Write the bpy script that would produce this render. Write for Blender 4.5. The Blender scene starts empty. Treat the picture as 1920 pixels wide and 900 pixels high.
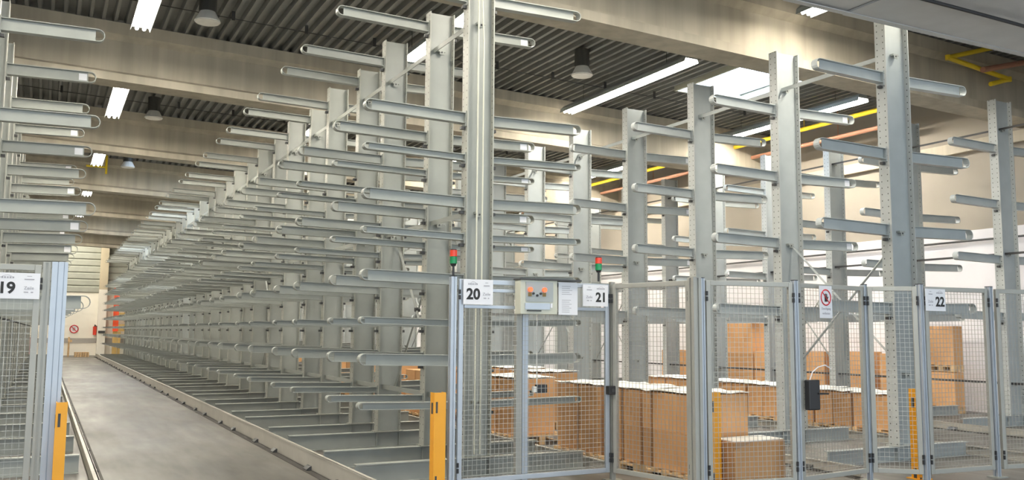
import bpy, math, random
from mathutils import Matrix, Vector
random.seed(7)
C = bpy.context.scene.collection
S = bpy.context.scene
R = math.radians

# ------------------------------------------------------------------ camera
F_PX, YAW, PITCH, ROLL = 1691.8, R(27.324), R(5.913), R(0.395)
fw = Vector((math.sin(YAW)*math.cos(PITCH), math.cos(YAW)*math.cos(PITCH), math.sin(PITCH)))
rt = Vector((math.cos(YAW), -math.sin(YAW), 0)); up = rt.cross(fw)
rt2 = rt*math.cos(ROLL)+up*math.sin(ROLL); up2 = up*math.cos(ROLL)-rt*math.sin(ROLL)
cam = bpy.data.objects.new('camera', bpy.data.cameras.new('camera')); C.objects.link(cam)
M = Matrix.Identity(4)
for i in range(3):
    M[i][0] = rt2[i]; M[i][1] = up2[i]; M[i][2] = -fw[i]
M[0][3], M[1][3], M[2][3] = 0, 0, 1.6
cam.matrix_world = M
cam.data.sensor_width = 36; cam.data.lens = F_PX/1920*36; cam.data.shift_y = -2/1920
cam.data.clip_end = 200
S.camera = cam
# ------------------------------------------------------------------ world, exposure
S.view_settings.view_transform = 'Standard'; S.view_settings.look = 'None'
S.view_settings.gamma = 1; S.view_settings.use_curve_mapping = False
S.view_settings.exposure = 0.42
W = bpy.data.worlds.new('world'); S.world = W; W.use_nodes = True
W.node_tree.nodes['Background'].inputs[0].default_value = (0.80, 0.91, 1.0, 1)
W.node_tree.nodes['Background'].inputs[1].default_value = 2.1
TUBE_E = 85.0; LAMP_W = 46.0; SKY_E = 10.0
WARM = (1.0, 0.92, 0.79)

# ------------------------------------------------------------------ materials
def new_mat(name):
    m = bpy.data.materials.new(name); m.use_nodes = True
    nt = m.node_tree; b = nt.nodes['Principled BSDF']
    return m, nt, b
def mix_noise(nt, b, c1, c2, scale, detail=4, vec_scale=None, lo=.35, hi=.65, socket='Base Color', coord='Object'):
    tc = nt.nodes.new('ShaderNodeTexCoord'); n = nt.nodes.new('ShaderNodeTexNoise')
    n.inputs['Scale'].default_value = scale; n.inputs['Detail'].default_value = detail
    src = tc.outputs[coord]
    if vec_scale:
        mp = nt.nodes.new('ShaderNodeMapping'); mp.inputs['Scale'].default_value = vec_scale
        nt.links.new(src, mp.inputs[0]); src = mp.outputs[0]
    nt.links.new(src, n.inputs['Vector'])
    r = nt.nodes.new('ShaderNodeValToRGB')
    r.color_ramp.elements[0].position = lo; r.color_ramp.elements[1].position = hi
    r.color_ramp.elements[0].color = (*c1, 1); r.color_ramp.elements[1].color = (*c2, 1)
    nt.links.new(n.outputs[0], r.inputs[0])
    if socket: nt.links.new(r.outputs[0], b.inputs[socket])
    return r, n
def plain(name, col, rough=.5, metal=0, var=.06, scale=3, emit=0, ecol=None):
    m, nt, b = new_mat(name)
    lo = tuple(max(0, c*(1-var)) for c in col); hi = tuple(min(1, c*(1+var)) for c in col)
    mix_noise(nt, b, lo, hi, scale)
    b.inputs['Roughness'].default_value = rough; b.inputs['Metallic'].default_value = metal
    if emit:
        b.inputs['Emission Color'].default_value = (*(ecol or col), 1); b.inputs['Emission Strength'].default_value = emit
    return m
paint = plain('pebble_grey_paint', (.30, .315, .29), .42, var=.05)
rail_m = plain('rail_paint', (.42, .40, .35), .45, var=.06)
paint_b = plain('light_grey_paint', (.37, .40, .40), .42, var=.05)
alu = plain('anodised_aluminium', (.44, .48, .53), .38, .35, var=.04)
alu_grey = plain('grey_door_profile', (.38, .38, .345), .45, .1, var=.04)
wire_m = plain('galvanised_wire', (.40, .40, .37), .4, .3)
dark = plain('dark_steel', (.05, .05, .05), .5)
black = plain('black_plastic', (.022, .022, .024), .45)
yellow = plain('yellow_pipe_paint', (.75, .55, .02), .45)
redpipe = plain('red_pipe_paint', (.45, .22, .14), .5)
orange = plain('orange_bollard_paint', (.85, .38, .02), .4, var=.04)
redp = plain('red_paint', (.75, .06, .03), .4)
redor = plain('signal_orange_paint', (.85, .10, .03), .4)
white_p = plain('white_card', (.80, .80, .83), .6, var=.02)
white_pl = plain('white_sheet', (.85, .83, .77), .6, var=.05, scale=8)
cream = plain('cream_box_paint', (.58, .58, .48), .45)
ink = plain('black_print', (.02, .02, .02), .6)
greyink = plain('grey_print', (.38, .37, .40), .6)
redink = plain('red_print', (.55, .03, .04), .6)
wood = plain('pallet_wood', (.62, .42, .22), .7, var=.2, scale=9)
lampred = plain('red_lamp_lens', (.7, .05, .02), .3)
lampredlit = plain('lit_orange_button', (.9, .12, .03), .3, emit=.8, ecol=(1, .14, .04))
lampgreen = plain('green_lamp_lens', (.0, .22, .07), .3)
brown = plain('brown_button', (.22, .15, .04), .5)
pinkwrap = plain('pink_wrapped_goods', (.62, .40, .38), .6, var=.15)
deck_m = plain('corrugated_deck_steel', (.22, .225, .215), .5, .15, var=.06)
lamp_dark = plain('dark_lamp_housing', (.06, .06, .055), .5)
lamp_bell = plain('lamp_reflector', (.75, .75, .72), .3)
ground_dk = plain('dark_rubber_gap', (.05, .045, .04), .8)
ochre = plain('ochre_board', (.60, .40, .14), .6)
crane_m = plain('overhead_girder_paint', (.52, .53, .53), .5, var=.04)

def perforated(name, col):
    m, nt, b = new_mat(name)
    N = nt.nodes.new; L = nt.links.new
    tc = N('ShaderNodeTexCoord'); sp = N('ShaderNodeSeparateXYZ'); L(tc.outputs['Object'], sp.inputs[0])
    def mth(op, a, bb=None):
        n = N('ShaderNodeMath'); n.operation = op
        for i, v in enumerate((a, bb)):
            if v is None: continue
            if isinstance(v, (int, float)): n.inputs[i].default_value = v
            else: L(v, n.inputs[i])
        return n.outputs[0]
    dy = mth('SUBTRACT', mth('ABSOLUTE', sp.outputs[1]), .047)
    dz = mth('SUBTRACT', mth('MODULO', sp.outputs[2], .085), .0425)
    d = mth('SQRT', mth('ADD', mth('MULTIPLY', dy, dy), mth('MULTIPLY', dz, dz)))
    hole = mth('LESS_THAN', d, .0085)
    r, n = mix_noise(nt, b, tuple(c*.95 for c in col), tuple(c*1.05 for c in col), 3, socket=None)
    mx = N('ShaderNodeMix'); mx.data_type = 'RGBA'
    L(hole, mx.inputs[0]); L(r.outputs[0], mx.inputs[6]); mx.inputs[7].default_value = (.06, .06, .05, 1)
    L(mx.outputs[2], b.inputs['Base Color']); b.inputs['Roughness'].default_value = .42
    return m
perf = perforated('perforated_grey_paint', (.33, .335, .295))
perf_b = perforated('perforated_light_paint', (.41, .43, .42))

def card_mat():
    m, nt, b = new_mat('corrugated_cardboard')
    r, n = mix_noise(nt, b, (.60, .325, .14), (.70, .395, .18), 1.6, lo=.3, hi=.7)
    oi = nt.nodes.new('ShaderNodeObjectInfo'); hs = nt.nodes.new('ShaderNodeHueSaturation')
    mr = nt.nodes.new('ShaderNodeMapRange'); mr.inputs[3].default_value = .82; mr.inputs[4].default_value = 1.1
    nt.links.new(oi.outputs['Random'], mr.inputs[0]); nt.links.new(mr.outputs[0], hs.inputs['Value'])
    nt.links.new(r.outputs[0], hs.inputs['Color']); nt.links.new(hs.outputs[0], b.inputs['Base Color'])
    b.inputs['Roughness'].default_value = .75
    return m
card = card_mat()
tape = plain('brown_tape', (.40, .24, .13), .4)
def concrete(name, c1, c2, rough=.8):
    m, nt, b = new_mat(name)
    tc = nt.nodes.new('ShaderNodeTexCoord')
    r1, n1 = mix_noise(nt, b, c1, c2, .7, 6, (1, 1, .35), socket=None)
    r2, n2 = mix_noise(nt, b, (.86, .86, .86), (1.06, 1.06, 1.06), 2.2, 5, (2.2, 2.2, .12), socket=None)
    mx = nt.nodes.new('ShaderNodeMix'); mx.data_type = 'RGBA'; mx.blend_type = 'MULTIPLY'; mx.inputs[0].default_value = 1
    nt.links.new(r1.outputs[0], mx.inputs[6]); nt.links.new(r2.outputs[0], mx.inputs[7])
    nt.links.new(mx.outputs[2], b.inputs['Base Color']); b.inputs['Roughness'].default_value = rough
    return m
beam_m = concrete('beam_concrete', (.38, .34, .265), (.46, .42, .335))
pillar_m = concrete('pillar_concrete', (.52, .46, .36), (.60, .54, .43))
def wall_mat(name, lowc, upc, zsplit):
    m, nt, b = new_mat(name)
    g = nt.nodes.new('ShaderNodeNewGeometry'); sp = nt.nodes.new('ShaderNodeSeparateXYZ')
    nt.links.new(g.outputs['Position'], sp.inputs[0])
    ma = nt.nodes.new('ShaderNodeMath'); ma.operation = 'GREATER_THAN'; ma.inputs[1].default_value = zsplit
    nt.links.new(sp.outputs[2], ma.inputs[0])
    r1, n1 = mix_noise(nt, b, tuple(c*.93 for c in upc), tuple(c*1.05 for c in upc), .6, 5, socket=None)
    r2, n2 = mix_noise(nt, b, tuple(c*.96 for c in lowc), tuple(min(1, c*1.03) for c in lowc), .8, 5, socket=None)
    mx = nt.nodes.new('ShaderNodeMix'); mx.data_type = 'RGBA'
    nt.links.new(ma.outputs[0], mx.inputs[0]); nt.links.new(r2.outputs[0], mx.inputs[6]); nt.links.new(r1.outputs[0], mx.inputs[7])
    nt.links.new(mx.outputs[2], b.inputs['Base Color']); b.inputs['Roughness'].default_value = .7
    return m
wall_side_m = wall_mat('painted_side_wall', (.84, .82, .84), (.35, .31, .255), 3.85)
wall_end_m = wall_mat('painted_end_wall', (.90, .86, .76), (.62, .60, .50), 3.85)
clad_m = plain('end_wall_cladding', (.36, .37, .32), .55, var=.05)
band_m = plain('grey_band_paint', (.40, .38, .35), .6)
pillar_end_m = wall_mat('painted_pillar', (.88, .85, .76), (.58, .50, .36), 4.0)
def floor_mat():
    m, nt, b = new_mat('floor_concrete')
    r1, n1 = mix_noise(nt, b, (.105, .098, .089), (.185, .173, .157), .55, 7, (1, .28, 1), socket=None, lo=.3, hi=.7)
    r2, n2 = mix_noise(nt, b, (.80, .80, .81), (1.1, 1.09, 1.06), 3.5, 6, (2.0, .25, 1), socket=None)
    mx = nt.nodes.new('ShaderNodeMix'); mx.data_type = 'RGBA'; mx.blend_type = 'MULTIPLY'; mx.inputs[0].default_value = 1
    nt.links.new(r1.outputs[0], mx.inputs[6]); nt.links.new(r2.outputs[0], mx.inputs[7])
    nt.links.new(mx.outputs[2], b.inputs['Base Color'])
    r3, n3 = mix_noise(nt, b, (.38, .38, .38), (.6, .6, .6), 1.2, 5, (1, .3, 1), socket='Roughness')
    return m
floor_m = floor_mat()
def emit_mat(name, col, s):
    m, nt, b = new_mat(name)
    b.inputs['Base Color'].default_value = (.9, .9, .9, 1)
    b.inputs['Emission Color'].default_value = (*col, 1); b.inputs['Emission Strength'].default_value = s
    return m
tube_m = emit_mat('fluorescent_tube', WARM, TUBE_E)
fill_glow_m = emit_mat('added_fill_glow', (1.0, .93, .80), SKY_E)  # warm glow for the added skylight at the far end
sky_m = emit_mat('skylight_dome', (.60, .76, 1.0), SKY_E)

# ------------------------------------------------------------------ mesh helpers
class MB:
    def __init__(s): s.v = []; s.f = []; s.mi = []
    def box(s, x0, x1, y0, y1, z0, z1, m=0):
        b = len(s.v)
        s.v += [(x0,y0,z0),(x1,y0,z0),(x1,y1,z0),(x0,y1,z0),(x0,y0,z1),(x1,y0,z1),(x1,y1,z1),(x0,y1,z1)]
        for q in ((0,3,2,1),(4,5,6,7),(0,1,5,4),(1,2,6,5),(2,3,7,6),(3,0,4,7)):
            s.f.append(tuple(b+i for i in q)); s.mi.append(m)
        return s
    def obox(s, P, Q, t, w, z0, z1, m=0):      # vertical-sided slab along P->Q in plan, thickness t either side
        d = Vector((Q[0]-P[0], Q[1]-P[1])); d.normalize(); n = Vector((-d.y, d.x))*t
        b = len(s.v)
        for z in (z0, z1):
            for A, k in ((P,-1),(Q,-1),(Q,1),(P,1)): s.v.append((A[0]+n.x*k, A[1]+n.y*k, z))
        for q in ((0,3,2,1),(4,5,6,7),(0,1,5,4),(1,2,6,5),(2,3,7,6),(3,0,4,7)):
            s.f.append(tuple(b+i for i in q)); s.mi.append(m)
        return s
    def prism(s, pts, axis, a, b_, m=0):        # extrude 2-D polygon; axis 0: pts are (y,z); 1: (x,z); 2: (x,y)
        b = len(s.v); n = len(pts)
        for t in (a, b_):
            for p in pts:
                s.v.append((t,p[0],p[1]) if axis == 0 else (p[0],t,p[1]) if axis == 1 else (p[0],p[1],t))
        s.f.append(tuple(b+i for i in range(n))); s.mi.append(m)
        s.f.append(tuple(b+n+i for i in reversed(range(n)))); s.mi.append(m)
        for i in range(n):
            j = (i+1) % n; s.f.append((b+i, b+n+i, b+n+j, b+j)); s.mi.append(m)
        return s
    def rod(s, p, q, r, n=8, m=0, r2=None):
        p = Vector(p); q = Vector(q); d = (q-p).normalized(); r2 = r if r2 is None else r2
        u = d.orthogonal().normalized(); w = d.cross(u); b = len(s.v)
        if n == 4: u, w = (u+w).normalized(), (w-u).normalized()
        for c, rr in ((p, r), (q, r2)):
            for i in range(n):
                a = 2*math.pi*i/n; s.v.append(tuple(c+u*math.cos(a)*rr+w*math.sin(a)*rr))
        s.f.append(tuple(b+i for i in reversed(range(n)))); s.f.append(tuple(b+n+i for i in range(n))); s.mi += [m, m]
        for i in range(n):
            j = (i+1) % n; s.f.append((b+i, b+j, b+n+j, b+n+i)); s.mi.append(m)
        return s
    def path(s, pts, r, n=8, m=0):
        for a, b in zip(pts[:-1], pts[1:]): s.rod(a, b, r, n, m)
        return s
    def build(s, name, mats, parent=None, loc=None, smooth=False, bevel=0):
        me = bpy.data.meshes.new(name); me.from_pydata(s.v, [], s.f)
        if not isinstance(mats, (list, tuple)): mats = [mats]
        for m in mats: me.materials.append(m)
        if len(mats) > 1: me.polygons.foreach_set('material_index', s.mi)
        me.update()
        import bmesh
        bm = bmesh.new(); bm.from_mesh(me); bmesh.ops.recalc_face_normals(bm, faces=bm.faces); bm.to_mesh(me); bm.free()
        if smooth: me.polygons.foreach_set('use_smooth', [True]*len(me.polygons))
        o = bpy.data.objects.new(name, me); C.objects.link(o)
        if parent: o.parent = parent
        if loc: o.location = loc
        if bevel:
            md = o.modifiers.new('bevel', 'BEVEL'); md.width = bevel; md.segments = 2; md.limit_method = 'ANGLE'
        return o
def tag(o, label, cat, group=None, kind=None):
    o['label'] = label; o['category'] = cat
    if group: o['group'] = group
    if kind: o['kind'] = kind
    return o
def thing(name, loc, label, cat, group=None, rz=0):
    o = bpy.data.objects.new(name, None); C.objects.link(o); o.location = loc; o.rotation_euler = (0, 0, rz)
    o.empty_display_size = .1
    return tag(o, label, cat, group)
def struct(o): o['kind'] = 'structure'; return o
def share(src, name, parent, loc=(0, 0, 0), rot=(0, 0, 0)):
    o = src.copy(); o.name = name; C.objects.link(o); o.parent = parent; o.location = loc; o.rotation_euler = rot
    return o
def proto(o): C.objects.unlink(o); return o
def ordinal(n):
    w = ['', 'first', 'second', 'third', 'fourth', 'fifth', 'sixth', 'seventh', 'eighth', 'ninth', 'tenth']
    if n < len(w): return w[n]
    return '%d%s' % (n, 'th' if 10 <= n % 100 <= 20 else {1: 'st', 2: 'nd', 3: 'rd'}.get(n % 10, 'th'))
def text_mesh(name, s, size, mat, parent, loc, bold=0.0, align='CENTER', rot=(math.pi/2, 0, 0)):
    cu = bpy.data.curves.new(name, 'FONT'); cu.body = s; cu.size = size; cu.align_x = align; cu.align_y = 'CENTER'
    cu.extrude = .0006; cu.offset = bold
    tmp = bpy.data.objects.new(name, cu); C.objects.link(tmp)
    me = bpy.data.meshes.new_from_object(tmp.evaluated_get(bpy.context.evaluated_depsgraph_get()))
    bpy.data.objects.remove(tmp)
    me.materials.clear(); me.materials.append(mat)
    o = bpy.data.objects.new(name, me); C.objects.link(o); o.parent = parent; o.location = loc; o.rotation_euler = rot
    return o

# ------------------------------------------------------------------ structure
XW = 17.6; YE = 60.0; SL = .028
struct(MB().box(-12, XW+.3, -6, YE+.3, -.2, 0).build('floor', floor_m))
b = MB().box(XW, XW+.3, -6, YE+.3, 0, 8.2); struct(b.build('wall_right', wall_side_m))
struct(MB().box(-12.3, -12, -6, YE+.3, 0, 8.2).build('wall_left', wall_side_m))
struct(MB().box(-12, XW, YE, YE+.3, 0, 3.8).build('wall_back', wall_end_m))
b = MB()
z = 3.8
while z < 8.1:
    b.prism([(YE, z), (YE, z+.40), (YE-.06, z+.34), (YE-.06, z+.06)], 0, -12, XW); z += .40
b.box(-12, XW, YE, YE+.3, 3.8, 8.2)
struct(b.build('wall_back_upper', clad_m))
struct(MB().box(-12, XW, YE-.03, YE, .80, 1.08).build('trim_1', band_m))
struct(MB().box(-12, XW, YE-.05, YE, 0, .06).build('baseboard_back', band_m))
for i, x in enumerate((2.9, 9.6, 16.2)):
    o = struct(MB().box(x, x+.45, YE-.45, YE-.061, 0, 8.0, 0).build('concrete_pillar', pillar_end_m))
# roof deck, ribs along Y, falling to the right
SKY = [(12.48, 14.35, 13.73, 16.04, 'window_1'), (2.6, 4.7, 28.5, 31.2, 'window_2'), (2.6, 4.7, 43.4, 46.3, 'window_3'), (-1.2, 2.8, 57.0, 59.2, 'added_fill_skylight')]  # last skylight is unseen, added to brighten the end wall
ys = [-6, 13.73, 16.04, 28.5, 31.2, 43.4, 46.3, 57.0, 59.2, 60]
zr = lambda x: 7.50-SL*x
b = MB(); P = .215; x = -12
prof = []
while x < XW:
    prof += [(x, 0), (x+.055, 0), (x+.075, .11), (x+.195, .11)]; x += P
prof.append((x, 0)); prof = [p for p in prof if p[0] <= XW+.01]
for y0, y1 in zip(ys[:-1], ys[1:]):
    base = len(b.v)
    for (px, pz) in prof:
        b.v += [(px, y0, zr(px)+pz), (px, y1, zr(px)+pz)]
    for i in range(len(prof)-1):
        xm = (prof[i][0]+prof[i+1][0])/2
        if any(s[0] < xm < s[1] and s[2]-.01 <= y0 and y1 <= s[3]+.01 for s in SKY): continue
        k = base+2*i; b.f.append((k, k+1, k+3, k+2)); b.mi.append(0)
o = b.build('ceiling', deck_m); md = o.modifiers.new('s', 'SOLIDIFY'); md.thickness = .01; struct(o)
for (x0, x1, y0, y1, nm) in SKY:
    z0 = zr((x0+x1)/2)
    o = struct(MB().box(x0, x1, y0, y1, z0+.30, z0+.33).build(nm, fill_glow_m if nm == 'added_fill_skylight' else sky_m))
    b = MB(); t = .05
    for (a, c, d, e) in ((x0-t, x0, y0-t, y1+t), (x1, x1+t, y0-t, y1+t), (x0, x1, y0-t, y0), (x0, x1, y1, y1+t)):
        b.box(a, c, d, e, z0-.06, z0+.34)
    b.build('window_frame', cream, o)
# concrete girders
YB = [11.1+7.5*k for k in range(-1, 7)]
for i, yb in enumerate(YB):
    b = MB(); half = [(-.27, -.23), (-.27, -.08), (-.09, 0.0), (-.09, .60), (-.22, .70), (-.22, .93)]
    poly = half+[(-p[0], p[1]) for p in reversed(half)]
    base = 0; n = len(poly)
    for X in (-12, XW):
        for (dy, dz) in poly: b.v.append((X, yb+dy, 6.56-SL*X+dz))
    b.f.append(tuple(range(n))); b.f.append(tuple(reversed(range(n, 2*n)))); b.mi += [0, 0]
    for k in range(n):
        j = (k+1) % n; b.f.append((k, n+k, n+j, j)); b.mi.append(0)
    struct(b.build('concrete_girder', beam_m))
# side wall ledge
struct(MB().box(XW-.12, XW, -6, YE, 5.55, 5.78).build('trim_2', pillar_m))

# ------------------------------------------------------------------ strip lights (lamps of the room)
def strip_light(x, yc, label, L=4.65, z=6.86):
    zz = z-SL*(x-6)*.5
    t = thing('strip_light', (x, yc, zz), label, 'strip light', 'fluorescent strip lights under the roof')
    b = MB().prism([(-.07, .10), (.07, .10), (.15, .02), (.17, -.068), (.16, -.068), (.14, 0), (-.14, 0), (-.16, -.068), (-.17, -.068), (-.15, .02)], 1, -L/2, L/2)
    b.build('housing', paint_b, t)
    for k in range(3):
        y0 = -L/2+.04+k*L/3
        m = MB()
        for dx in (-.06, .06): m.rod((dx, y0, -.035), (dx, y0+L/3-.08, -.035), .030, 8)
        m.build('tube', tube_m, t, smooth=False)
    for y in (-L/3, L/3): MB().rod((0, y, .10), (0, y, zr(x)-zz+.06), .006, 5).build('suspension_wire', dark, t)
    la = bpy.data.lights.new('lamp_glow', 'AREA'); la.shape = 'RECTANGLE'; la.size = .28; la.size_y = L
    la.energy = LAMP_W; la.color = WARM
    o = bpy.data.objects.new('lamp_glow', la); C.objects.link(o); o.parent = t; o.location = (0, 0, -.075)
rows = [(1.25, 14.5, 'over the left aisle'), (6.0, 14.3, 'between long and middle rack'),
        (10.67, 15.6, 'over the middle rack'), (15.6, 15.9, 'over the right-hand rack'), (-3.5, 14.5, 'beyond the far left rack')]
bays = ['bay in front of the nearest girder', 'bay behind the nearest girder', 'bay behind the second girder', 'bay behind the third girder',
        'bay behind the fourth girder', 'bay behind the fifth girder', 'bay behind the sixth girder']
for (x, y, nm) in rows:
    for k in range(-1, 6):
        if k == -1 and x > 12: continue
        strip_light(x, y+7.5*k, 'strip light %s, in the %s' % (nm, bays[k+1]))
def bay_lamp(x, y, label):
    z = zr(x)
    t = thing('high_bay_lamp', (x, y, z), label, 'ceiling lamp', 'unlit high bay lamps')
    MB().rod((0, 0, -.35), (0, 0, 0), .15, 20).build('housing', lamp_dark, t, smooth=False)
    b = MB(); b.rod((0, 0, -.52), (0, 0, -.35), .22, 24, 0, .13); b.build('reflector', lamp_bell, t)
    MB().rod((0, 0, -.54), (0, 0, -.52), .20, 24).build('lens', white_pl, t)
bay_lamp(2.25, 15.9, 'unlit round bay lamp hanging left of the racks near the top edge')
bay_lamp(9.3, 15.0, 'dark round bay lamp hanging left of the long tube beside the tall light column')
bay_lamp(2.2, 24.0, 'small unlit bay lamp behind the second concrete girder')
bay_lamp(2.2, 31.8, 'tiny unlit bay lamp behind the third concrete girder')
# cable on the deck
for yy, lb in ((16.6, 'nearest'), (24.1, 'second')):
    b = MB(); b.path([(-3, yy, zr(-3)-.1), (0, yy, zr(0)-.14), (6, yy, zr(6)-.14), (12, yy, zr(12)-.14), (15, yy, zr(15)-.12)], .009, 5)
    t = b.build('ceiling_cable', dark); tag(t, 'thin dark cable strung under the corrugated deck, %s of two' % lb, 'cable')
    x = -2.6
    while x < 15:
        MB().box(x-.03, x+.03, yy-.01, yy+.01, zr(x)-.17, zr(x)).build('hanger', dark, t); x += 1.35

# ------------------------------------------------------------------ racks
def arm_mesh(L, h, mat, name='arm'):
    w, t = .048, .008
    b = MB(); r = h/2
    path = [(0, r), (L-r, r)] + [(L-r+r*math.sin(a), r*math.cos(a)) for a in [math.pi*k/8 for k in range(1, 8)]] + [(L-r, -r), (0, -r)]
    inn = [(0, r-t), (L-r, r-t)] + [(L-r+(r-t)*math.sin(a), (r-t)*math.cos(a)) for a in [math.pi*k/8 for k in range(1, 8)]] + [(L-r, -r+t), (0, -r+t)]
    n = len(path)
    for y in (-w, w):
        for p in path: b.v.append((p[0], y, p[1]))
        for p in inn: b.v.append((p[0], y, p[1]))
    N = 2*n
    for i in range(n-1):
        for q in ((i, i+1, n+i+1, n+i), (N+i, N+n+i, N+n+i+1, N+i+1), (i, N+i, N+i+1, i+1), (n+i, n+i+1, N+n+i+1, N+n+i)):
            b.f.append(q); b.mi.append(0)
    b.box(0, L-r-.025, -.004, .004, -r+t, r-t)                 # web
    b.box(-.002, .012, -.05, .05, -r-.035, r+.02)               # foot plate
    b.box(.0, .05, -.025, .025, -r-.07, -r-.036, 1)                    # clamp
    return proto(b.build(name, [mat, dark]))
def column_mesh(depth, fw_, H, z0, mat, mat2):
    d, t = depth/2, .013
    b = MB().box(-d, -d+t, -fw_/2, fw_/2, z0, H).box(d-t, d, -fw_/2, fw_/2, z0, H)
    b.box(-d+t, d-t, -.006, .006, z0, H, 1)
    b.box(-d-.03, d+.03, -fw_/2-.02, fw_/2+.02, z0-.012, z0)
    return proto(b.build('upright', [mat, mat2]))
def base_mesh(xl, xr, h, d, mat):
    b = MB(); w, t = .055, .011
    b.box(xl, xr, -w, w, 0, t).box(xl, xr, -w, w, h-t, h).box(xl, xr, -.005, .005, t, h-t)
    for x in (-d/2, d/2-.01): b.box(x, x+.01, -w+.002, w-.002, t, h-t)
    return proto(b.build('base_beam', mat))
sticker_p = proto(MB().box(-.05, .05, -.0015, .0015, -.04, .04).build('sticker', white_p))
bracket_p = proto(MB().box(-.05, .05, -.045, .045, -.012, .012).box(-.03, .03, -.045, -.037, -.05, .012).rod((0, -.05, -.02), (0, -.03, -.02), .012, 6, 1).build('tie_bracket', [paint, dark]))

TILT = .02
def rack_column(x0, depth, y, colm, basem, arms, armL, label, group, sticker=False, brk=(), dirs=(-1, 1)):
    t = thing('cantilever_rack', (x0+depth/2, y, 0), label, 'rack', group)
    share(colm, 'upright', t)
    share(basem, 'base_beam', t)
    for (z, am, h) in arms:
        for s in dirs:
            o = share(am, 'arm', t, (s*depth/2, 0, z-armL*TILT), (0, -TILT, 0) if s > 0 else (0, -TILT, math.pi))
            if sticker and s > 0:
                share(sticker_p, 'sticker', o, (armL-h/2-.09, -.0065, 0))
                o.children[0].scale = (1, 1, h/.13)
    for z in brk: share(bracket_p, 'tie_bracket', t, (0, -.02, z))
    return t
# row A : the long rack right of the aisle
XA, DA = 4.206, .34
armA_h, armA_l = arm_mesh(1.21, .125, paint), arm_mesh(1.21, .078, paint)
colA = [column_mesh(DA, .15, 5.70, .22, perf, paint), column_mesh(DA, .15, 5.82, .22, perf, paint)]
baseA = base_mesh(2.99-XA-DA/2, 5.80-XA-DA/2, .208, DA, paint)
armsA = [(5.52, armA_h, .125), (4.08, armA_h, .125), (3.618, armA_l, .078), (3.098, armA_h, .125), (2.70, armA_l, .078),
         (2.21, armA_h, .125), (1.721, armA_l, .078), (1.304, armA_h, .125), (.812, armA_l, .078)]
y = 9.351; n = 0; YA = []
while y < 58.6:
    YA.append(y)
    rack_column(XA, DA, y, colA[(n+1) % 2] if n else colA[1], baseA, armsA, 1.21,
                '%s grey cantilever column from the gates in the long rack beside the aisle' % ordinal(n+1),
                'cantilever columns of the long rack', sticker=(n % 2 == 1), brk=(5.2, 2.96, .83))
    y += 1.183 if n % 2 == 0 else 1.716; n += 1
# row B : middle rack, row C : right rack, row Z : rack left of the aisle
armB = arm_mesh(1.22, .145, paint_b)
colB = column_mesh(.45, .17, 5.92, .20, perf_b, paint_b)
baseB = base_mesh(-1.4, 1.15, .185, .45, paint_b)
armsB = [(5.03, armB, .145), (4.0, armB, .145), (2.99, armB, .145), (1.965, armB, .145)]
for k in range(25):
    rack_column(9.749, .45, 8.182+1.996*k, colB, baseB, armsB, 1.22,
                '%s tall grey cantilever column from the gates in the middle rack' % ordinal(k+1),
                'cantilever columns of the middle rack', sticker=(k % 2 == 1), brk=(5.34, 2.95, 1.1))
for k in range(25):
    rack_column(15.3, .42, 10.4+1.99*k, colB, baseB, armsB, 1.14,
                '%s grey cantilever column from the front in the rack along the right wall' % ordinal(k+1),
                'cantilever columns of the rack by the wall', brk=(5.38, 3.08, .75))
armZ = arm_mesh(1.08, .15, paint)
colZ = column_mesh(.42, .16, 5.92, .20, perf, paint)
baseZ = base_mesh(-1.25, 1.26, .205, .42, paint)
armsZ = [(5.03, armZ, .15), (4.0, armZ, .15), (2.98, armZ, .15), (1.91, armZ, .15)]
for k in range(24):
    rack_column(-1.03, .42, 11.4+1.985*k, colZ, baseZ, armsZ, 1.08,
                '%s grey cantilever column from the front in the rack left of the open aisle' % ordinal(k+1),
                'cantilever columns of the left rack', sticker=(k % 2 == 1))
# horizontal ties and cross braces
def tie(x, z, y0, y1, label, m=paint, w=.03):
    tag(MB().box(x-.005, x+.005, y0, y1, z-w, z+w).build('tie_rail', m), label, 'tie rail')
XAc, XBc, XCc = XA+DA/2-.03, 9.974, 15.51
tie(XAc-.06, 5.2, YA[0], YA[-1], 'top grey flat tie bar running through the long rack beside the aisle')
tie(XAc-.06, 2.96, YA[0], YA[-1], 'middle grey flat tie bar running through the long rack beside the aisle')
tie(XAc-.06, .83, YA[0], YA[-1], 'low grey flat tie bar running through the long rack beside the aisle')
tie(XBc-.06, 5.34, 8.18, 56, 'upper grey flat tie bar running through the middle rack', paint_b)
tie(XCc-.06, 5.38, 4.5, 58, 'upper dark tie bar of the rack along the right wall', dark, .018)
tie(XCc-.06, 3.08, 4.5, 58, 'middle dark tie bar of the rack along the right wall', dark, .02)
tie(XCc-.06, .75, 4.5, 58, 'low dark tie bar of the rack along the right wall', dark, .02)
tag(MB().rod((XW-.06, 4, 3.62), (XW-.06, 58, 3.62), .022, 8).build('wall_pipe', dark), 'thin dark pipe running level along the white right wall', 'pipe')
def xbrace(x, y0, y1, z0, z1, label, m):
    t = thing('cross_brace', (x, (y0+y1)/2, (z0+z1)/2), label, 'brace', 'diagonal cross braces of the racks')
    h = (y1-y0)/2; v = (z1-z0)/2
    MB().rod((.0, -h, -v), (.0, h, v), .018, 4).build('diagonal_bar', m, t)
    MB().rod((.03, -h, v), (.03, h, -v), .018, 4).build('diagonal_bar', m, t)
    MB().rod((-.02, 0, 0), (.05, 0, 0), .03, 8).build('centre_bolt', dark, t)
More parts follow.
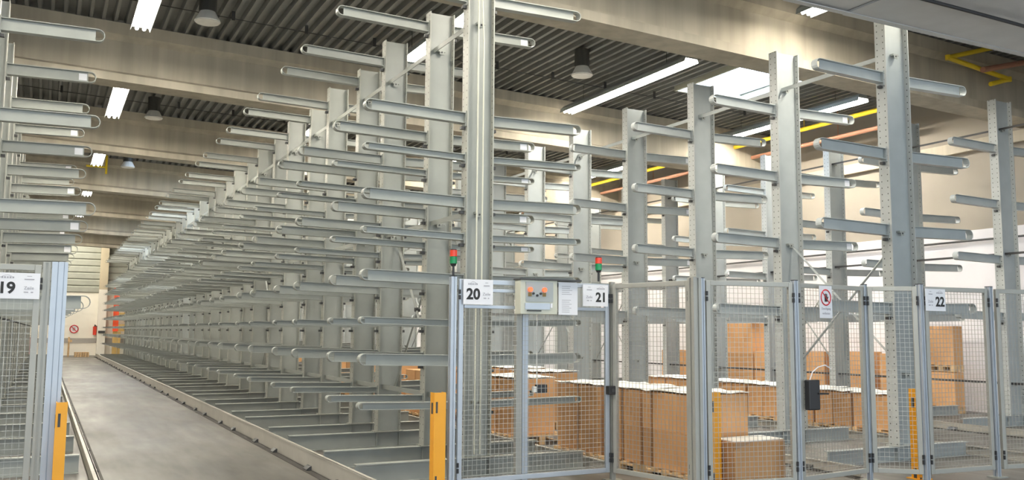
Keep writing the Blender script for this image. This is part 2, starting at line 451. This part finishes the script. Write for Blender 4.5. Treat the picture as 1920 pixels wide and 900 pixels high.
for k, w in ((0, 'nearest'), (4, 'second'), (8, 'third')):
    xbrace(XBc+.06, 8.182+1.996*k, 8.182+1.996*(k+1), 1.1, 2.95, '%s cross brace between two columns of the middle rack' % w, paint_b)
for k, w in ((2, 'nearest'), (6, 'second')):
    xbrace(XCc+.05, 10.4+1.99*k, 10.4+1.99*(k+1), .75, 3.08, '%s cross brace between two columns of the rack by the right wall' % w, paint)
for k, w in ((1, 'nearest'), (7, 'second'), (13, 'third')):
    xbrace(XAc+.10, YA[k], YA[k+1], .83, 2.96, '%s cross brace between two columns of the long rack beside the aisle' % w, paint)
# guide rails along the aisle
def guide(x, s, y0, y1, ys_, label, H=.12):
    t = thing('guide_rail', (x, y0, 0), label, 'guide rail')
    MB().box(min(0, s*.012), max(0, s*.012), 0, y1-y0, 0, H).box(min(-s*.006, s*.05), max(-s*.006, s*.05), 0, y1-y0, H-.012, H).box(min(0, s*.05), max(0, s*.05), 0, y1-y0, 0, .012).build('rail', rail_m, t)
    MB().box(min(0, -s*.085), max(0, -s*.085), 0, y1-y0, 0, .006).build('floor_strip', ground_dk, t)
    for yy in ys_:
        MB().prism([(-s*.001, 0), (-s*.06, 0), (-s*.06, .018), (-s*.02, .05), (-s*.001, .055)], 1, yy-y0-.08, yy-y0+.08).build('anchor_clamp', dark, t)
guide(2.83, 1, 5.5, 58.6, [6.6, 8.0]+YA, 'low steel guide rail with dark clamps along the right edge of the aisle floor', .205)
guide(8.25, 1, 7.4, 57, [8.18+1.996*k for k in range(24)], 'low steel guide rail at the left foot of the middle rack')
guide(11.25, -1, 7.2, 57, [8.18+1.996*k for k in range(24)], 'low steel guide rail at the right foot of the middle rack')
guide(13.85, 1, 7.0, 57, [10.4+1.99*k for k in range(23)], 'low steel guide rail at the left foot of the rack by the wall')
guide(5.92, -1, 9.0, 57, YA[:30], 'low steel guide rail between the long rack and the carton row')
guide(.58, -1, 5.5, 58.6, [9.4+1.985*k for k in range(24)], 'low steel guide rail along the left edge of the aisle floor')

# ------------------------------------------------------------------ fence
ZT, ZB_ = 2.14, .09
def stile(b, P, Q, z0, z1, t=.02, m=0): b.obox(P, Q, t, 0, z0, z1, m)
def lerp(P, Q, u): return (P[0]+(Q[0]-P[0])*u, P[1]+(Q[1]-P[1])*u)
def door_panel(P, Q, label, m=alu, pitch_h=.05, pitch_v=.05, rails=(), group='wire mesh gate panels', zt=ZT, name='mesh_door'):
    d = math.hypot(Q[0]-P[0], Q[1]-P[1])
    t = thing(name, (P[0], P[1], 0), label, 'mesh panel', group, math.atan2(Q[1]-P[1], Q[0]-P[0]))
    w = .05
    b = MB().box(0, w, -.02, .02, ZB_, zt).box(d-w, d, -.02, .02, ZB_, zt).box(w, d-w, -.02, .02, zt-w, zt).box(w, d-w, -.02, .02, ZB_, ZB_+w)
    for (u0, u1, z) in rails: b.box(u0, u1, -.016, .016, z-.018, z+.018)
    b.build('frame', m, t, bevel=.004)
    g = MB(); r = .0019
    x = w+pitch_v/2
    while x < d-w: g.box(x-r, x+r, -r, r, ZB_+w, zt-w); x += pitch_v
    z = ZB_+w+pitch_h/2
    while z < zt-w: g.box(w, d-w, -r*3, -r, z-r, z+r); z += pitch_h
    g.build('wire_mesh', wire_m, t)
    for z in (ZB_+.16, 1.98):
        for x in (-.012, d-.012):
            h = MB().rod((x+.012, -.03, z-.05), (x+.012, -.03, z-.006), .013, 8).rod((x+.012, -.03, z+.006), (x+.012, -.03, z+.05), .013, 8)
            h.build('hinge', black, t)
    return t
def fence_post(x, y, label, s=.06, m=alu, z1=2.16, rz=0, foot=True):
    t = thing('fence_post', (x, y, 0), label, 'post', 'square posts of the mesh gates', rz)
    h = s/2
    # slotted square profile: four corner lips around a core
    b = MB().box(-h*.7, h*.7, -h*.7, h*.7, 0, z1)
    for sx in (-1, 1):
        for sy in (-1, 1):
            b.box(min(sx*h*.3, sx*h), max(sx*h*.3, sx*h), min(sy*h*.3, sy*h), max(sy*h*.3, sy*h), 0, z1)
    b.build('profile', m, t)
    MB().box(-h, h, -h, h, z1, z1+.008).build('cap', black if m is alu else m, t)
    if foot: MB().box(-.09, .09, -.07, .07, 0, .012).build('foot_plate', paint, t)
    return t
P0, P1, P2, P3, P4, P5, P6, P7 = (3.72, 8.42), (5.60, 8.44), (5.86, 7.26), (6.99, 7.06), (8.20, 7.22), (8.64, 6.84), (9.72, 6.76), (11.4, 6.5)
d0 = door_panel(lerp(P0, P1, .012), lerp(P0, P1, .985), 'wide wire mesh gate carrying the row signs 20 and 21', rails=((.36, .66, 2.03), (.06, .66, 1.86), (1.36, 1.82, 1.86)))
d1 = door_panel(lerp(P1, P2, .04), lerp(P1, P2, .93), 'mesh gate panel right of the 21 sign, angled towards the front', m=alu_grey)
d2 = door_panel(lerp(P2, P3, .085), lerp(P2, P3, .972), 'mesh gate panel in front of the orange bollard and cartons, left of the black lock', m=alu_grey)
fence_post(P2[0]+.052, P2[1]-.008, 'slim pale blue post between the broad beige-grey post and the front gate', .05, foot=False)
d3 = door_panel(lerp(P3, P4, .03), lerp(P3, P4, .97), 'mesh gate panel that carries the red prohibition sign', m=alu_grey)
d4 = door_panel(lerp(P4, P5, .06), lerp(P4, P5, .95), 'narrow mesh panel directly left of the 22 sign post', m=alu_grey)
d5 = door_panel(lerp(P5, P6, .05), lerp(P5, P6, .96), 'mesh panel carrying the 22 sign above the orange bollard', m=alu_grey)
d6 = door_panel(lerp(P6, P7, .05), lerp(P6, P7, .98), 'mesh panel cut off by the right edge of the picture', m=alu_grey)
fence_post(P0[0]-.04, P0[1], 'slim silver fence post left of the 20 sign')
fence_post(P1[0]+.02, P1[1], 'silver fence post between the 21 sign and the angled mesh panel', .05, alu_grey)
fence_post(P2[0]-.03, P2[1]+.0, 'broad beige-grey post at the left edge of the front mesh gate', .10, alu_grey)
fence_post(P3[0]+.0, P3[1]-.0, 'silver fence post carrying the black lock', .055)
fence_post(P4[0], P4[1], 'silver fence post between the prohibition sign gate and the narrow panel', .05)
fence_post(P5[0]+.0, P5[1], 'fence post just left of the 22 sign', .06)
fence_post(P6[0]+.0, P6[1], 'rightmost fence post in the picture', .06)
# far left gate with sign 19
Z0, Z1 = (-1.75, 8.6), (-.035, 8.6)
door_panel(Z0, Z1, 'wire mesh gate at the far left that carries the 19 sign', m=alu_grey)
fence_post(.005, 8.62, 'dull grey fence post beside the 19 gate', .06, alu_grey, foot=False)
t = thing('aluminium_post', (.105, 8.6, 0), 'broad pale blue aluminium post with vertical grooves right of the 19 sign', 'post')
MB().box(-.062, -.018, -.03, .03, 0, 2.17).box(-.012, .028, -.035, .03, 0, 2.17).box(.033, .060, -.03, .03, 0, 2.17).box(-.055, .055, -.02, .03, 0, 2.165).build('profile', alu, t)
MB().box(-.09, .09, -.07, .07, 0, .012).build('foot_plate', paint, t)

# signs
def row_sign(num, x, y, z, w, h, label, left=True, par=None):
    t = thing('row_sign', (x, y, z), label, 'sign', None)
    MB().box(0, w, -.0015, .0015, -h, 0).build('plate', white_p, t)
    yo = -.0028
    nx, tx = (w*.33, w*.78) if left else (w*.72, w*.25)
    text_mesh('number', num, h*.60, ink, t, (nx, yo, -h*.60), bold=h*.02)
    text_mesh('caption', 'Zeile', h*.17, greyink, t, (tx, yo, -h*.58))
    b = MB()
    b.box(tx-w*.10, tx-w*.01, yo-.0005, yo, -h*.76, -h*.72); b.box(tx+w*.04, tx+w*.09, yo-.0005, yo, -h*.76, -h*.72)
    b.box(tx-w*.10, tx+w*.10, yo-.0005, yo, -h*.26, -h*.22); b.box(tx-w*.05, tx+w*.05, yo-.0005, yo, -h*.13, -h*.11)
    b.build('small_print', greyink, t)
    b = MB(); cx = nx; pts = [(cx-w*.12+w*.24*k/8, -h*.17+h*.09*math.sin(math.pi*k/8)) for k in range(9)]
    for a, c in zip(pts[:-1], pts[1:]): b.rod((a[0], yo, a[1]), (c[0], yo, c[1]), .0012, 4)
    for k in range(6): b.box(cx-w*.17+w*.055*k, cx-w*.17+w*.055*k+w*.035, yo-.0005, yo, -h*.21, -h*.15)
    b.build('emblem', greyink, t)
    return t
row_sign('20', 3.775, 8.375, 2.135, .335, .255, 'white row sign with the black number 20 at the left of the gate')
row_sign('21', 5.20, 8.375, 2.125, .325, .235, 'white row sign with the black number 21 near the right post', left=False)
row_sign('22', 8.67, 6.79, 2.115, .33, .245, 'white row sign with the black number 22 above the orange bollard', left=False)
row_sign('19', -.405, 8.56, 2.065, .365, .215, 'white row sign with the black number 19 at the far left edge')
# prohibition sign
t = thing('prohibition_sign', (7.33, 7.045, 2.12), 'white sign with a red no-entry hand ring on the mesh gate', 'sign', None, math.atan2(.16, 1.21))
MB().box(0, .215, -.0015, .0015, -.345, 0).build('plate', white_p, t)
b = MB(); cx, cz, r0 = .108, -.125, .082
for k in range(28):
    a0, a1 = 2*math.pi*k/28, 2*math.pi*(k+1)/28
    b.rod((cx+r0*math.cos(a0), -.003, cz+r0*math.sin(a0)), (cx+r0*math.cos(a1), -.003, cz+r0*math.sin(a1)), .0075, 4)
b.rod((cx-.055, -.003, cz+.055), (cx+.055, -.003, cz-.055), .006, 4)
b.build('red_ring', redink, t)
b = MB().box(cx-.022, cx+.026, -.0028, -.002, cz-.045, cz+.01)
for k in range(4): b.box(cx-.022+.0125*k, cx-.022+.0125*k+.0095, -.0028, -.002, cz+.01, cz+.045-.006*abs(k-1.5))
b.prism([(cx+.026, cz-.03), (cx+.045, cz+.005), (cx+.036, cz+.012), (cx+.026, cz-.005)], 1, -.0028, -.002)
b.build('hand_symbol', ink, t)
text_mesh('caption', 'Durchgang', .036, greyink, t, (cx, -.003, -.245))
text_mesh('caption', 'verboten', .036, greyink, t, (cx, -.003, -.295))

# control box
t = thing('control_box', (4.375, 8.265, 1.79), 'cream control box with two lit orange buttons between signs 20 and 21', 'control box')
b = MB().box(0, .44, 0, .13, 0, .355)
b.build('housing', cream, t, bevel=.006)
MB().box(-.012, .73, -.02, .14, .355, .372).build('canopy', dark, t)
MB().box(.06, .385, -.008, .0, .13, .335).build('front_plate', paint_b, t)
MB().box(.05, .345, -.012, .0, .05, .115).build('display_panel', alu, t)
MB().box(.075, .24, -.014, .0, .030, .042).build('slot', black, t)
MB().box(.35, .372, -.014, .0, .07, .115).build('sticker', white_p, t)
for x in (.105, .275):
    o = MB().rod((x, -.03, .255), (x, -.006, .255), .025, 16).build('lit_button', lampredlit, t)
    MB().box(x-.02, x+.02, -.014, -.006, .185, .225).build('button_base', brown, t)
for x, z in ((.145, .215), (.232, .215), (.19, .195)):
    MB().rod((x, -.022, z), (x, -.006, z), .012, 12).build('knob', black, t)
t = thing('instruction_sheet', (4.85, 8.30, 2.135), 'white printed instruction sheet hanging right of the control box', 'paper')
MB().box(0, .235, -.001, .001, -.345, 0).build('sheet', white_p, t)
b = MB()
for k in range(14):
    if k in (5, 6): continue
    b.box(.04, .04+.15*random.uniform(.6, 1), -.0018, -.001, -.045-.021*k, -.040-.021*k)
b.build('small_print', greyink, t)
MB().box(.045, .23, 0.004, .01, -.35, .0).build('backing_board', paint_b, t)
t = thing('control_post', (4.52, 8.51, 0), 'grey and blue metal post standing under the control box', 'post')
MB().box(-.075, -.01, -.03, .03, 0, 1.80).build('grey_profile', alu_grey, t)
MB().box(-.006, .06, -.035, .03, 0, 1.80).build('blue_profile', alu, t)
MB().box(-.1, .1, -.07, .07, 0, .012).build('foot_plate', paint, t)
# signal lamps
def signal_lamp(x, y, label):
    t = thing('signal_lamp', (x, y, 2.168), label, 'signal light', 'red and green stack lights')
    MB().rod((0, 0, 0), (0, 0, .10), .012, 10).build('stem', black, t)
    MB().rod((0, 0, .10), (0, 0, .125), .022, 16, 0, .034).build('socket', black, t)
    MB().rod((0, 0, .125), (0, 0, .195), .037, 20).build('green_lens', lampgreen, t, smooth=False)['label'] = 'green lens'
    MB().rod((0, 0, .198), (0, 0, .262), .037, 20).build('red_lens', lampred, t, smooth=False)['label'] = 'red lens'
    MB().rod((0, 0, .262), (0, 0, .272), .030, 20).build('cap', black, t)
signal_lamp(P0[0]-.04+.0, P0[1], 'red and green signal lamp on the left gate post, beside the tallest column')
signal_lamp(P1[0]-.155, P1[1]-.0, 'red and green signal lamp on the right end of the double gate')
t = thing('hanging_controller', (4.70, 8.50, 0), 'small dark hand controller hanging on a pale rod below the control box', 'controller')
MB().rod((0, 0, 1.04), (0, 0, 1.86), .007, 8).rod((0, 0, 1.855), (0, -.066, 1.855), .007, 8).build('rod', white_pl, t)
MB().box(-.01, .115, -.03, .03, .96, 1.05).build('housing', black, t, bevel=.008)
MB().box(-.05, -.011, -.02, .02, .97, 1.03).build('grip', white_pl, t)
# locks
t = thing('gate_lock', (P3[0]+.08, P3[1]-.055, .82), 'tall black gate lock with a lever handle beside the orange-brown cartons', 'lock')
MB().box(.0, .155, -.04, .035, 0, .31).build('housing', black, t, bevel=.012)
MB().rod((.12, -.05, .17), (.26, -.05, .165), .009, 8).build('lever', black, t)
b = MB(); b.path([(.04, -.01, .31), (.08, -.01, .39), (.16, -.01, .44), (.26, -.01, .46), (.36, .0, .42)], .006, 6); b.build('cable', white_p, t)
t = thing('small_lock', (P1[0]-.03, P1[1]-.06, .93), 'small square black latch on the post below the 21 sign', 'lock')
MB().box(-.055, .055, -.035, .035, 0, .095).build('housing', black, t, bevel=.008)
MB().rod((0, -.04, .048), (0, -.03, .048), .02, 10).build('dial', dark, t)

# bollards
def bollard(x, y, w, label, flip=1):
    t = thing('safety_bollard', (x, y, 0), label, 'bollard', 'orange safety bollards at the gate posts')
    b = MB().box(-.035, w-.035, .0, .012, 0, 1.0).box(-.043, -.035, .0, .10, 0, 1.0).box(w-.035, w-.027, 0, .10, 0, 1.0)
    b.build('channel', orange, t)
    h = MB()
    for z in (.10, .88):
        h.box(-.0455, -.043, .03, .07, z-.09, z+.02)
    h.box(-.025, -.005, -.002, 0, .80, .91); h.box(-.025, -.005, -.002, 0, .08, .19)
    h.build('slot', dark, t)
    MB().box(-.07, w, -.05, .15, 0, .012).build('foot_plate', orange, t)
    for xx in (-.055, w-.015): MB().rod((xx, -.03, .012), (xx, -.03, .03), .010, 6).build('bolt', dark, t)
bollard(3.52, 8.38, .11, 'orange safety bollard left of the 20 gate post')
bollard(6.18, 7.40, .11, 'orange safety bollard behind the mesh in front of the brown cartons')
bollard(8.79, 7.02, .11, 'orange safety bollard under the 22 sign')
bollard(.175, 8.40, .07, 'orange safety bollard behind the pale blue aluminium post at the left')
# conduits on the first column
b = MB().rod((4.33, 9.262, .25), (4.33, 9.262, 6.9), .010, 8)
t = b.build('cable_conduit', cream); tag(t, 'left one of two pale vertical cables on the nearest column of the long rack', 'cable')
b = MB(); b.path([(4.40, 9.262, .25), (4.40, 9.262, 5.0), (4.37, 9.262, 5.6), (4.25, 9.262, 6.9)], .009, 8)
t = b.build('cable_conduit', cream); tag(t, 'right one of two pale vertical cables on the nearest column, bending aside at the top', 'cable')

# ------------------------------------------------------------------ cartons and pallets
def pallet(x0, x1, y0, y1, label, z=0):
    t = thing('wooden_pallet', (x0, y0, z), label, 'pallet', 'wooden pallets')
    w, d = x1-x0, y1-y0
    b = MB()
    n = max(3, int(d/.16))
    for k in range(n):
        yy = k*(d-.10)/(n-1); b.box(0, w, yy, yy+.10, .115, .135)
    b.build('top_boards', wood, t)
    b = MB()
    for xx in (0, w/2-.045, w-.09):
        b.box(xx, xx+.09, 0, d, 0, .02); b.box(xx, xx+.09, 0, d, .097, .115)
        for yy in (0, d/2-.05, d-.10): b.box(xx, xx+.09, yy, yy+.10, .02, .097)
    b.build('runners', wood, t)
    return t
def carton(x0, x1, y0, y1, z0, z1, label, group='brown cardboard cartons', lean=0, sheet=False, rz=0, flap=False):
    t = thing('carton', ((x0+x1)/2, (y0+y1)/2, z0), label, 'carton', group, rz)
    w, d, h = (x1-x0)/2, (y1-y0)/2, z1-z0
    b = MB().box(-w, w, -d, d, 0, h)
    if lean:
        b.v = [(v[0], v[1]+lean*v[2], v[2]) for v in b.v]
    b.build('body', card, t, bevel=.006)
    q = MB()
    L = lean*h
    if d >= w: q.box(-.025, .025, -d-.001+L, d+.001+L, h-.0, h+.0015)
    else: q.box(-w-.001, w+.001, -.025+L, .025+L, h-.0, h+.0015)
    q.build('tape', tape, t)
    return t
def sheet(x0, x1, y0, y1, z, label):
    t = MB()
    nx, ny = 6, max(4, int((y1-y0)/.12)); rnd = random.Random(int(x0*100+y0*7))
    for i in range(nx+1):
        for j in range(ny+1):
            t.v.append((x0+(x1-x0)*i/nx+rnd.uniform(-.012, .012), y0+(y1-y0)*j/ny, z+rnd.uniform(0.004, .028)))
    for i in range(nx):
        for j in range(ny):
            k = i*(ny+1)+j; t.f.append((k, k+ny+1, k+ny+2, k+1)); t.mi.append(0)
    o = t.build('cover_sheet', white_pl)
    md = o.modifiers.new('s', 'SOLIDIFY'); md.thickness = .006
    return tag(o, label, 'cover sheet', 'pale sheets over the carton stacks')
GB = 'brown cartons behind the mesh gates'
segs = [(7.66, 8.30, 'nearest'), (8.345, 8.485, 'second'), (8.54, 8.865, 'third'), (8.93, 9.29, 'fourth'), (9.36, 9.86, 'fifth'), (9.92, 10.40, 'sixth')]
for (y0, y1, w) in segs:
    ln = {'third': .03, 'second': .03, 'fifth': 0}.get(w, 0)
    if w in ('nearest', 'third', 'second'):
        carton(6.06, 6.86, y0, y1, .135, .545, 'lower carton of the %s pile in the row of tall piles behind the gates' % w, GB, lean=0)
        carton(6.06, 6.86, y0+ln*.3, y1+ln*.3, .545, .955, 'upper carton of the %s pile in the row of tall piles behind the gates' % w, GB, lean=0)
    else:
        carton(6.06, 6.84, y0, y1, .135, .955, 'tall upright carton, %s pile from the front behind the gates' % w, GB)
pallet(6.02, 6.88, 7.62, 8.48, 'wooden pallet under the nearest tall carton piles')
pallet(6.02, 6.88, 8.53, 9.31, 'wooden pallet under the third and fourth tall carton piles')
pallet(6.02, 6.88, 9.34, 10.42, 'wooden pallet under the two rear tall cartons of the front row')
sheet(6.04, 6.88, 7.64, 8.50, .957, 'pale sheet lying on the nearest tall carton piles')
sheet(6.04, 6.88, 8.53, 9.31, .957, 'pale sheet lying on the third and fourth tall carton piles')
sheet(6.04, 6.88, 9.34, 10.42, .957, 'pale sheet lying on the two rear tall cartons of the front row')
# low open carton in front
t = carton(6.30, 6.98, 7.24, 7.60, .0, .50, 'low carton with a pale top standing right behind the mesh, nearest of all cartons', GB)
MB().box(-.33, .335, -.17, .175, .502, .512).build('lid_sheet', white_pl, t)
MB().prism([(-.335, .50), (-.335, .43), (-.10, .50)], 1, -.19, -.181).build('open_flap', tape, t)
# second group behind the long rack end
carton(6.05, 6.72, 11.60, 12.15, .135, .93, 'tall carton standing alone on a pallet behind the control post', GB)
carton(6.05, 6.72, 12.18, 12.80, .135, .93, 'tall carton right behind the lone carton on the same pallet', GB)
pallet(6.0, 6.9, 11.50, 12.85, 'wooden pallet behind the control post')
sheet(6.03, 6.74, 11.60, 12.80, .935, 'pale sheet on the cartons behind the control post')
k = 0
for (x, y0, hh) in [(7.28, 13.2, .93), (7.28, 14.3, .96), (7.28, 15.4, .9), (7.28, 16.9, .96), (6.1, 15.2, .9), (6.1, 16.5, 1.1), (6.1, 19.0, .95), (7.2, 19.8, 1.2), (6.1, 22.4, 1.0), (7.25, 24.6, 1.1), (6.1, 27.0, 1.0), (6.1, 31.0, 1.1)]:
    k += 1
    pallet(x, x+.85, y0-.02, y0+1.0, '%s of the far wooden pallets between long and middle rack' % ordinal(k))
    for j in range(2):
        carton(x+.02, x+.82, y0+.01+j*.49, y0+.48+j*.49, .135, hh,
               '%s carton on the %s far pallet between long and middle rack' % (('front', 'rear')[j], ordinal(k)), 'cartons between the long rack and the middle rack')
    if k < 5: sheet(x+.01, x+.83, y0, y0+.98, hh+.002, 'pale sheet on the %s far stack between the long rack and the middle rack' % ordinal(k))
# row between middle and right rack
k = 0; y0 = 9.75
while y0 < 16.2:
    k += 1
    pallet(11.6, 12.45, y0-.01, y0+.78, '%s pallet from the front in the line between middle and right rack' % ordinal(k))
    for j in range(2):
        carton(11.62, 12.42, y0+j*.385, y0+j*.385+.375, .135, .675,
               '%s carton on the %s pallet in the line between middle and right rack' % (('front', 'rear')[j], ordinal(k)), 'cartons between the middle and right rack')
    sheet(11.57, 12.47, y0-.02, y0+.78, .68, 'pale sheet on the %s stack between the middle rack and the right rack' % ordinal(k))
    y0 += .82
# stacks by the right wall
def wallstack(y0, y1, heights, nm, x0=16.70, x1=17.42):
    pallet(x0, x1, y0, y1, 'wooden pallet %s' % nm)
    z = .135
    for i, h in enumerate(heights):
        carton(x0+.01, x1-.01, y0+.01, y1-.01, z, z+h, '%s carton %s' % (['bottom', 'second', 'third', 'fourth'][i] if i < len(heights)-1 or len(heights) == 1 else 'topmost', nm), 'cartons by the right wall')
        z += h
wallstack(18.42, 19.5, [.45, .5, .80], 'of the tall brown stack by the right wall')
wallstack(17.85, 18.38, [.5, .52], 'of the low stack in front of the tall stack by the wall')
wallstack(21.1, 22.4, [.5, .47], 'of the low wide stack behind the tall stack by the wall')
wallstack(14.85, 15.8, [.55, .52], 'of the nearer low stack seen beside the prohibition sign')
wallstack(15.95, 16.8, [.55, .50], 'of the farther low stack seen beside the prohibition sign')
wallstack(13.75, 14.35, [.55, .5], 'of the narrow stack behind the nearest middle rack')
pallet(16.7, 17.0, 12.45, 13.1, 'floor pallet of the tan stack right of the 22 sign')
carton(16.71, 16.99, 12.46, 13.09, .135, .84, 'lower tan carton of the stack right of the 22 sign')
pallet(16.7, 17.0, 12.45, 13.1, 'raised pallet between the two tan cartons right of the 22 sign', z=.85)
carton(16.71, 16.99, 12.46, 13.09, .985, 1.79, 'upper tan carton of the stack right of the 22 sign')

# ------------------------------------------------------------------ pipes
def pipe(pts, r, m, label, name='pipe', supports=()):
    b = MB().path(pts, r, 10)
    for q in pts[1:-1]: b.rod((q[0], q[1], q[2]-r), (q[0], q[1], q[2]+r), r, 8)
    t = b.build(name, m); tag(t, label, 'pipe')
    if supports:
        s = MB()
        for q in supports: s.rod(q, (q[0], q[1], zr(q[0])), .012, 6)
        s.build('hanger', m, t)
    return t
pipe([(16.3, 12.3, 6.6), (16.3, 33, 6.6)], .055, yellow, 'long yellow pipe under the roof above the right rack', supports=((16.3, 16, 6.6), (16.3, 21, 6.6), (16.3, 30, 6.6)))
pipe([(16.9, 13.6, 6.36), (16.9, 32, 6.42)], .05, redpipe, 'long rust red pipe beside the yellow pipe above the right rack', supports=((16.9, 15.5, 6.4), (16.9, 23, 6.4)))
pipe([(15.85, 10.72, 7.08), (14.56, 10.72, 6.70), (16.33, 10.72, 6.53), (15.76, 10.72, 6.36)], .045, yellow, 'bent yellow pipe on the face of the nearest girder, upper right')
pipe([(15.40, 10.62, 6.56), (17.5, 10.62, 7.1)], .055, redpipe, 'red pipe crossing the bent yellow pipe at the upper right')
pipe([(1.0, 33.0, 7.05), (1.60, 33.0, 7.05), (1.62, 33.0, 7.42), (1.62, 33.0, 6.82)], .035, yellow, 'small yellow pipe bracket hanging at the third girder on the left')
# overhead crane girder, upper right
t = thing('crane_girder', (7.0, 5.7, 5.4), 'pale grey overhead steel girder crossing the upper right corner', 'girder')
MB().box(0, 1.26, 0, 1.76, .02, .75).build('end_section', crane_m, t)
MB().box(1.29, XW-7.0, 0, 1.78, 0, .75).build('main_section', crane_m, t)
MB().box(1.26, 1.29, 0, 1.70, .03, .72).build('seam', dark, t)
b = MB().box(.3, XW-7.0, 1.66, 1.74, -.012, -.002).build('bottom_flange', crane_m, t)
b = MB(); pts = []
for k in range(13):
    u = k/12; pts.append((1.5+4.6*u, .92-.10*math.sin(math.pi*u)+(.16*u), -.03-.035*math.sin(math.pi*u)))
b.path(pts, .022, 8); o = b.build('black_cable', black); o.location = (7.0, 5.7, 5.4)
tag(o, 'black cable sagging under the pale overhead girder', 'cable')

# ------------------------------------------------------------------ far end of the aisle
t = thing('wall_sign', (1.66, YE-.02, 1.62), 'round red and white prohibition sign on the far end wall', 'sign')
MB().rod((0, 0, 0), (0, -.02, 0), .25, 24).build('plate', white_p, t)
b = MB()
for k in range(24):
    a0, a1 = 2*math.pi*k/24, 2*math.pi*(k+1)/24
    b.rod((.22*math.cos(a0), -.03, .22*math.sin(a0)), (.22*math.cos(a1), -.03, .22*math.sin(a1)), .03, 4)
b.rod((-.15, -.03, .15), (.15, -.03, -.15), .022, 4); b.build('red_ring', redink, t)
b = MB().box(-.08, .07, -.028, -.02, -.1, .09); b.build('symbol', greyink, t)
t = thing('fire_extinguisher', (2.78, YE-.14, 1.28), 'red fire extinguisher hanging on the far end wall beside the pillar', 'fire extinguisher')
MB().rod((0, 0, 0), (0, 0, .5), .10, 16).build('cylinder', redp, t); MB().rod((0, 0, .5), (0, 0, .62), .05, 12, 0, .02).build('valve', black, t)
b = MB(); b.path([(0, 0, .58), (.12, -.02, .5), (.13, -.02, .1)], .02, 6); b.build('hose', black, t)
t = thing('wall_bracket', (3.1, YE-.5, 1.5), 'small dark bracket on the far pillar', 'bracket'); MB().box(-.15, .22, 0, .049, -.12, .03).build('plate', dark, t)
for i, x in enumerate((1.72, 2.12)):
    for j in range(2):
        pallet(x, x+.36, YE-1.5, YE-.6, '%s wooden pallet of the %s stack at the end of the aisle' % (('lower', 'upper')[j], ('left', 'right')[i]), z=.136*j)
t = MB().box(0, .10, 0, .08, 0, 1.15).box(.1, .22, 0, .08, .85, 1.0).build('timber_post', wood, loc=(1.35, YE-.8, 0)); tag(t, 'upright timber leaning place left of the far pallets', 'timber')
t['label'] = 'short upright timber post left of the far pallets at the aisle end'
t = thing('orange_frame', (3.72, 59.2, 0), 'red-orange and ochre frame at the far end of the long rack', 'frame')
MB().box(0, .30, 0, .2, 1.5, 4.3).build('mast', redor, t)
MB().box(.02, .28, .02, .18, 0, 1.5).build('leg', ochre, t)
for z in (1.5, 2.2, 2.9, 3.6): MB().box(.301, 1.5, 0, .1, z, z+.42).build('ochre_board', ochre, t)
MB().box(.9, 1.15, 0, .1, 0, 1.49).build('leg', ochre, t)
MB().box(.301, .45, 0, .1, 0, 1.49).build('leg', ochre, t)
t = thing('goods_stack', (-1.3, 57.5, 0), 'pink wrapped goods standing before the far wall, seen through the 19 gate', 'goods')
MB().box(0, .9, 0, .8, .14, 1.15).build('wrapped_load', pinkwrap, t, bevel=.05)
MB().box(0, .9, 0, .8, 0, .13).build('base_pallet', wood, t)
